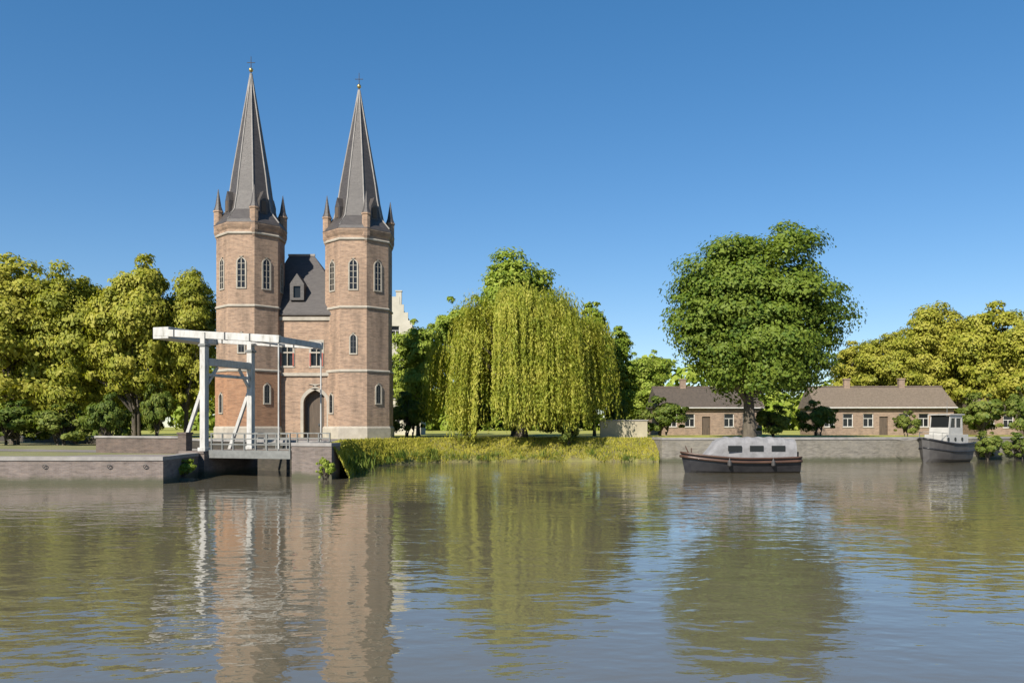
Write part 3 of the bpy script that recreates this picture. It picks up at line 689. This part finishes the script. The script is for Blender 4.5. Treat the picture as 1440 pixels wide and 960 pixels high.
b2 = empty('motor_boat', (X(1326, 73.4), 73.4, 0), R(30), 'stout dark grey boat with off-white wheelhouse moored at the right quay', 'boat')
b2.scale = (.80, .86, 1.0)
rg = hull_mb(6.6, 3.2, 1.55, .5, .4)
hull('hull', rg, M['hull_grey'], b2)
rub(rg, 4, .09, M['hull_black'], b2); rub(rg, 3, .06, M['hull_black'], b2)
cb_ = MB().slab(rect(-1.35, 2.55, 1.5, 2.35), [], -1.18, 1.18).build('cabin', M['boatwhite'], b2, bevel=.05)
wh = MB()
wh.slab([(-.75, 2.352), (1.75, 2.352), (1.65, 4.0), (-.45, 4.0)], [[(-.42, 2.95), (.45, 2.95), (.45, 3.75), (-.25, 3.75)], rect(.62, 1.45, 2.95, 3.75)], -1.05, -.97)
wh.slab([(-.75, 2.352), (1.75, 2.352), (1.65, 4.0), (-.45, 4.0)], [[(-.42, 2.95), (.45, 2.95), (.45, 3.75), (-.25, 3.75)], rect(.62, 1.45, 2.95, 3.75)], .97, 1.05)
wh.add([(-.75, -.968, 2.352), (-.75, .968, 2.352), (-.62, .968, 2.95), (-.62, -.968, 2.95), (-.70, -.968, 2.352), (-.70, .968, 2.352), (-.57, .968, 2.95), (-.57, -.968, 2.95)], [(0, 1, 2, 3), (7, 6, 5, 4), (0, 4, 5, 1), (2, 6, 7, 3), (0, 3, 7, 4), (1, 5, 6, 2)])
wh.box(1.58, 1.64, -.968, .968, 2.352, 3.95)
w0 = wh.build('wheelhouse', M['boatwhite'], b2)
MB().box(-.7, 1.9, -1.2, 1.2, 4.002, 4.1).build('roof', M['boatwhite'], w0, bevel=.03)
MB().box(-.35, 1.5, -.99, -.975, 2.9, 3.8).build('pane', M['glass'], w0)
MB().bar((-.57, 0, 2.96), (-.42, 0, 3.95), 1.9, .03, (1, 0, 0)).build('windscreen', M['glass'], w0)
for k in range(3): MB().lathe([(.17, 0), (.17, .04)], 12).build('porthole', M['glass'], cb_, (-1.0+k*1.2, -1.18, 1.95)).rotation_euler.x = R(90)
ra = MB()
for x_, y_ in ((-2.9, -.75), (-2.1, -1.2), (-2.9, .75), (-2.1, 1.2)): ra.tube([(x_, y_, 1.75), (x_, y_, 2.5)], [.025, .025], 6)
ra.tube([(-1.4, -1.35, 2.45), (-2.1, -1.2, 2.5), (-2.9, -.75, 2.55), (-3.35, 0, 2.6), (-2.9, .75, 2.55), (-2.1, 1.2, 2.5), (-1.4, 1.35, 2.45)], [.025]*7, 6)
ra.build('railing', M['greypaint'], b2)
MB().tube([(-2.6, 1.2, 1.95), (-3.1, 2.2, 1.85), (-3.6, 3.3, 2.0)], [.025]*3, 5).build('mooring_line', M['coping'], b2)
MB().tube([(1.2, .3, 4.1), (1.25, .3, 5.3)], [.03, .015], 6).build('mast', M['greypaint'], b2)

# ------------------------------------------------------------------ trees
gl, gr = 'olive trees along the left quay', 'yellowish trees along the right bank'
plant('oliveA', 'broadleaf_tree', 20, 96, 345, 82, LZ, 'broad olive green tree cut by the left picture edge, on the quay', 'tree', gl, 0.3)
plant('oliveB', 'broadleaf_tree', 104, 80, 346, 82, LZ, 'tall olive tree standing second from the left edge of the quay', 'tree', gl, 1.9)
plant('oliveC', 'broadleaf_tree', 190, 70, 348, 80.5, GZ, 'olive tree behind the canal mouth, just left of the counterweight', 'tree', gl, 4.0)
plant('oliveA', 'broadleaf_tree', 262, 60, 362, 82, GZ, 'olive tree closest to the left tower, behind the drawbridge tail', 'tree', gl, 2.6)
plant('oliveB', 'broadleaf_tree', 140, 90, 372, 106, GZ, 'hazier olive tree filling the gap behind the left quay trees', 'tree', gl, 5.0)
plant('oliveC', 'broadleaf_tree', -62, 90, 352, 84, LZ, 'olive tree mostly outside the left picture edge', 'tree', gl, 1.0)
plant('greenB', 'broadleaf_tree', 588, 52, 440, 96, GZ, 'dark green tree between the right tower and the willow', 'tree', None, 0.5)
plant('greenA', 'broadleaf_tree', 724, 84, 336, 97, GZ, 'tall green tree rising behind the top of the willow', 'tree', None, 2.0)
plant('greenB', 'broadleaf_tree', 655, 55, 400, 100, GZ, 'green tree behind the left shoulder of the willow', 'tree', None, 3.1)
plant('cone', 'conical_tree', 836, 34, 402, 93, GZ, 'narrow bright green tree standing right behind the willow', 'tree', None, 0.2)
plant('cone', 'conical_tree', 868, 32, 440, 98, GZ, 'shorter narrow tree left of the gap of open sky', 'tree', None, 1.7)
plant('greenB', 'broadleaf_tree', 905, 42, 484, 116, GZ, 'low distant tree under the gap of open sky', 'tree', None, 2.4)
big = plant('deep', 'broadleaf_tree', 1054, 141, 306, 81, GZ, 'largest tree, round and deep green, standing above the nearer boat', 'tree', None, 0.9)
plant('oliveC', 'broadleaf_tree', 1205, 46, 476, 118, GZ, 'low yellow green tree beside the right flank of the big round tree', 'tree', gr, 0.4)
plant('oliveB', 'broadleaf_tree', 1252, 52, 446, 114, GZ, 'yellow green tree behind the long brick house roof', 'tree', gr, 3.3)
plant('oliveA', 'broadleaf_tree', 1308, 62, 414, 116, GZ, 'taller yellow green tree above the wheelhouse boat', 'tree', gr, 1.2)
plant('oliveC', 'broadleaf_tree', 1385, 64, 420, 112, GZ, 'yellow green tree second from the right picture edge', 'tree', gr, 2.2)
plant('oliveB', 'broadleaf_tree', 1455, 70, 410, 108, GZ, 'yellow green tree cut by the right picture edge', 'tree', gr, 5.2)
# shrubs
plant('shrubA', 'shrub', 152, 36, 545, 73, LZ, 'dark shrub below the left quay trees, left of the drawbridge', 'shrub', None, .4)
plant('shrubA', 'shrub', 222, 30, 530, 78, GZ, 'dark green bush under the balance beam tail', 'shrub', None, 2.0)
plant('shrubB', 'shrub', 254, 24, 640, 48.6, -.1, 'small bright bush on the water corner beside the drawbridge pier', 'shrub', None, 1.0)
plant('shrubB', 'shrub', 458, 16, 640, 48.9, -.1, 'small bush growing against the right corner of the bridge abutment', 'shrub', None, 2.2)
plant('shrubA', 'shrub', 575, 36, 545, 84, GZ, 'dark bush on the lawn at the foot of the right tower', 'shrub', None, 3.0)
plant('shrubA', 'shrub', 868, 24, 546, 86, GZ, 'dark bush against the pale garden wall', 'shrub', None, 1.3)
plant('shrubA', 'shrub', 932, 40, 552, 94, GZ, 'dark shrub left of the low brick house', 'shrub', None, 2.3)
plant('shrubA', 'shrub', 1085, 34, 566, 84, GZ, 'dark bush around the trunk of the big round tree', 'shrub', None, 4.3)
plant('shrubA', 'shrub', 1274, 20, 574, 88, GZ, 'small dark bush left of the wheelhouse boat', 'shrub', None, 4.9)
plant('shrubA', 'shrub', 1382, 42, 546, 96, GZ, 'dark bush right of the wheelhouse boat', 'shrub', None, .9)
plant('shrubA', 'shrub', 1440, 34, 535, 94, GZ, 'darkest bush at the right picture edge', 'shrub', None, 3.7)
MB().lathe([(1.25, -.9), (1.0, -.15), (.6, .12), (.1, .2)], 12).build('earth_bank', M['mud'], None, (-18.75, 48.6, -.05), smooth=True); tag(bpy.data.objects['earth_bank'], kind='structure')

plant('shrubA', 'shrub', 20, 60, 556, 77, LZ, 'broad dark bush in the left picture corner under the olive trees', 'shrub', None, .7)
plant('shrubA', 'shrub', 84, 52, 562, 76, LZ, 'dark bush between the two left quay trunks', 'shrub', None, 5.7)
plant('shrubB', 'shrub', 192, 36, 572, 95, GZ, 'greener bush behind the brown bridge parapet', 'shrub', None, 2.7)
plant('shrubA', 'shrub', 668, 44, 552, 90, GZ, 'dark bush behind the left curtain of the willow', 'shrub', None, 1.7)
plant('shrubA', 'shrub', 728, 46, 548, 92, GZ, 'dark bush straight behind the willow trunk', 'shrub', None, 4.6)
plant('shrubA', 'shrub', 796, 44, 552, 84, GZ, 'dark bush under the right side of the willow', 'shrub', None, 2.9)
plant('shrubA', 'shrub', 799, 21, 574, 76.4, 1.3, 'dark bush added for the dark gap beside the right fringe of the willow', 'shrub', None, 3.9)  # added bush, fills in a dark gap beside the willow
plant('shrubA', 'shrub', 1150, 30, 558, 98, GZ, 'bush between the two low brick houses', 'shrub', None, 2.1)
plant('shrubA', 'shrub', 1390, 26, 602, 77.6, -.1, 'olive bush growing at the foot of the right quay wall past the boats', 'shrub', None, 1.1)
plant('shrubA', 'shrub', 1432, 28, 604, 79.4, -.1, 'olive bush at the foot of the quay wall touching the right edge', 'shrub', None, 2.6)
rng = np.random.default_rng(8); P = []; S = []
for k in range(75):
    q = G_[rng.integers(1, 3), rng.integers(4, n-2)] + rng.normal(size=3)*np.array([.35, .25, 0])
    m_ = rng.integers(12, 40); hgt = rng.uniform(.35, 1.0)
    base = q + rng.normal(size=(m_, 3))*np.array([.28, .22, 0]); sz_ = hgt*rng.uniform(.6, 1.1, m_)
    base[:, 2] = np.maximum(q[2], 0) + sz_*.42; P.append(base); S.append(sz_)
P = np.concatenate(P); S = np.concatenate(S)
me = leaf_mesh('reeds', P, unit(rng.normal(size=(len(P), 3))*np.array([1, 1, .1])), S, M['leaf_shrub'], rng, .09, np.array([0, 0, 1.0]))
o = bpy.data.objects.new('reeds', me); COL.objects.link(o); tag(o, kind='stuff')
# weeping willow
def willow():
    rng = np.random.default_rng(77); Y = 79.6; x0 = X(732, Y)
    W = empty('weeping_willow', (x0, Y, GZ), 0, 'wide yellow green weeping willow trailing almost onto the grass bank by the water', 'tree')
    hw = 8.1; H = Z(398, Y) - GZ
    t = MB(); t.tube([(0, 0, -.3), (.1, 0, .4), (.25, .1, 2.2), (.1, 0, 4.2)], [.85, .62, .52, .48], 10)
    P, Nn, S = [], [], []
    tips = []
    for i in range(36):
        a = rng.uniform(0, 2*math.pi); rr = hw*math.sqrt(rng.uniform(.02, .94)); top = H*(1 - .36*(rr/hw)**2)*rng.uniform(.80, 1.0)
        e = Vector((rr*math.cos(a), rr*math.sin(a)*.85, top)); tips.append(e)
        st = Vector((.1, 0, rng.uniform(3.0, 4.3)))
        mid = st.lerp(e, .5) + Vector((0, 0, 1.3))
        t.tube([st, mid, e], [.26, .15, .04], 6, False)
    ns = 3600
    for k in range(ns):
        e = tips[rng.integers(len(tips))]
        off = rng.normal(size=3)*np.array([.72, .72, .45])
        s = np.array(e) + off
        rr = math.hypot(s[0], s[1]/.85)/hw
        if rr > 1.08: continue
        low = rng.uniform(.35, .95) if rr > .62 else rng.uniform(.25, .6)
        z_end = max(s[2]*(1-low), rng.uniform(.1, 2.4) if rr > .6 else rng.uniform(.9, 4.2))
        if s[0] < -4: z_end = max(.15, z_end*.5)
        if s[1] < -3: z_end = min(z_end, rng.uniform(-1.1, 1.5)) if s[0] < -3.2 else max(min(z_end, rng.uniform(.2, 2.6)), rng.uniform(-.6, 2.6))
        Ls = s[2] - z_end
        if Ls < .4: continue
        m_ = int(Ls/.15)+2
        u = np.linspace(0, 1, m_)
        drift = rng.normal(size=2)*.35 + np.array([s[0], s[1]])/ (hw)*.8
        pts = np.stack([s[0] + drift[0]*np.sqrt(u), s[1] + drift[1]*np.sqrt(u), s[2] + .35*np.sin(u*1.6) - Ls*u], 1) + rng.normal(size=(m_, 3))*.07
        P.append(pts); S.append(rng.uniform(.20, .44, m_))
        o_ = np.array([s[0], s[1], 1.5]); o_ = o_/np.linalg.norm(o_)
        Nn.append(unit(o_ + rng.normal(size=(m_, 3))*.55))
    P = np.concatenate(P); Nn = np.concatenate(Nn); S = np.concatenate(S)
    me = leaf_mesh('crown', P, Nn, S, M['leaf_willow'], rng, .32, np.array([0, 0, 1.0]))
    t.build('trunk', M['bark'], W, smooth=True)
    c = bpy.data.objects.new('crown', me); COL.objects.link(c); c.parent = W
willow()

# far-off wood that closes the horizon
rng = np.random.default_rng(5)
P, Nn = [], []
for k in range(1500):
    x = rng.uniform(-330, 330); y = 235 + abs(x)*.12 + rng.uniform(-12, 25)
    h = 14 + 3.5*math.sin(x*.05) + 2.5*math.sin(x*.13+1) + rng.normal()*1.5
    c = np.array([x, y, GZ + rng.uniform(.05, 1)*h])
    d = unit(rng.normal(size=(40, 3))); P.append(c + d*rng.uniform(1.2, 3.2, (40, 1))); Nn.append(unit(d + np.array([0, -.5, .4])))
P = np.concatenate(P); Nn = np.concatenate(Nn)
o = bpy.data.objects.new('distant_wood', leaf_mesh('distant_wood', P, Nn, rng.uniform(1.5, 3.0, len(P)), M['leaf_green'], rng)); COL.objects.link(o); tag(o, kind='stuff')

# ------------------------------------------------------------------ light, sky, camera
SUN = Vector((-.52, -.85, 0)).normalized(); EL = R(37)
w = bpy.data.worlds.new('World'); scene.world = w; w.use_nodes = True
nt = w.node_tree; nt.nodes.clear()
sky = nt.nodes.new('ShaderNodeTexSky'); sky.sky_type = 'NISHITA'; sky.sun_disc = False
sky.sun_elevation = EL; sky.sun_rotation = math.atan2(SUN.x, SUN.y) % (2*math.pi)
sky.altitude = 0; sky.air_density = 0.85; sky.dust_density = 0.0; sky.ozone_density = 3.5
bg = nt.nodes.new('ShaderNodeBackground'); bg.inputs['Strength'].default_value = 0.084
wo = nt.nodes.new('ShaderNodeOutputWorld'); hs = nt.nodes.new('ShaderNodeHueSaturation'); hs.inputs['Saturation'].default_value = 1.30; hs.inputs['Hue'].default_value = 0.506; nt.links.new(sky.outputs[0], hs.inputs['Color']); gm = nt.nodes.new('ShaderNodeGamma'); gm.inputs['Gamma'].default_value = 0.75; nt.links.new(hs.outputs[0], gm.inputs['Color']); nt.links.new(gm.outputs[0], bg.inputs[0]); nt.links.new(bg.outputs[0], wo.inputs[0])
ld = bpy.data.lights.new('sun', 'SUN'); ld.energy = 3.7; ld.angle = R(.53); ld.color = (1, .93, .82)
so = bpy.data.objects.new('sun', ld); COL.objects.link(so)
d = -Vector((SUN.x*math.cos(EL), SUN.y*math.cos(EL), math.sin(EL)))
so.rotation_euler = d.to_track_quat('-Z', 'Y').to_euler(); so.location = (-60, -30, 60)

cd = bpy.data.cameras.new('camera'); cd.sensor_width = 36; cd.lens = F/1440*36; cd.clip_end = 6000; cd.clip_start = .1
cd.shift_y = (HOR-480)/1440
co = bpy.data.objects.new('camera', cd); COL.objects.link(co)
co.location = (0, 0, CAMZ); co.rotation_euler = (R(90), 0, 0); scene.camera = co
scene.view_settings.view_transform = 'Standard'; scene.view_settings.look = 'None'
scene.view_settings.exposure = 1.25; scene.view_settings.gamma = 1; scene.view_settings.use_curve_mapping = False
scene.render.engine = 'CYCLES'; scene.cycles.use_denoising = True
scene.cycles.max_bounces = 8; scene.cycles.transparent_max_bounces = 8
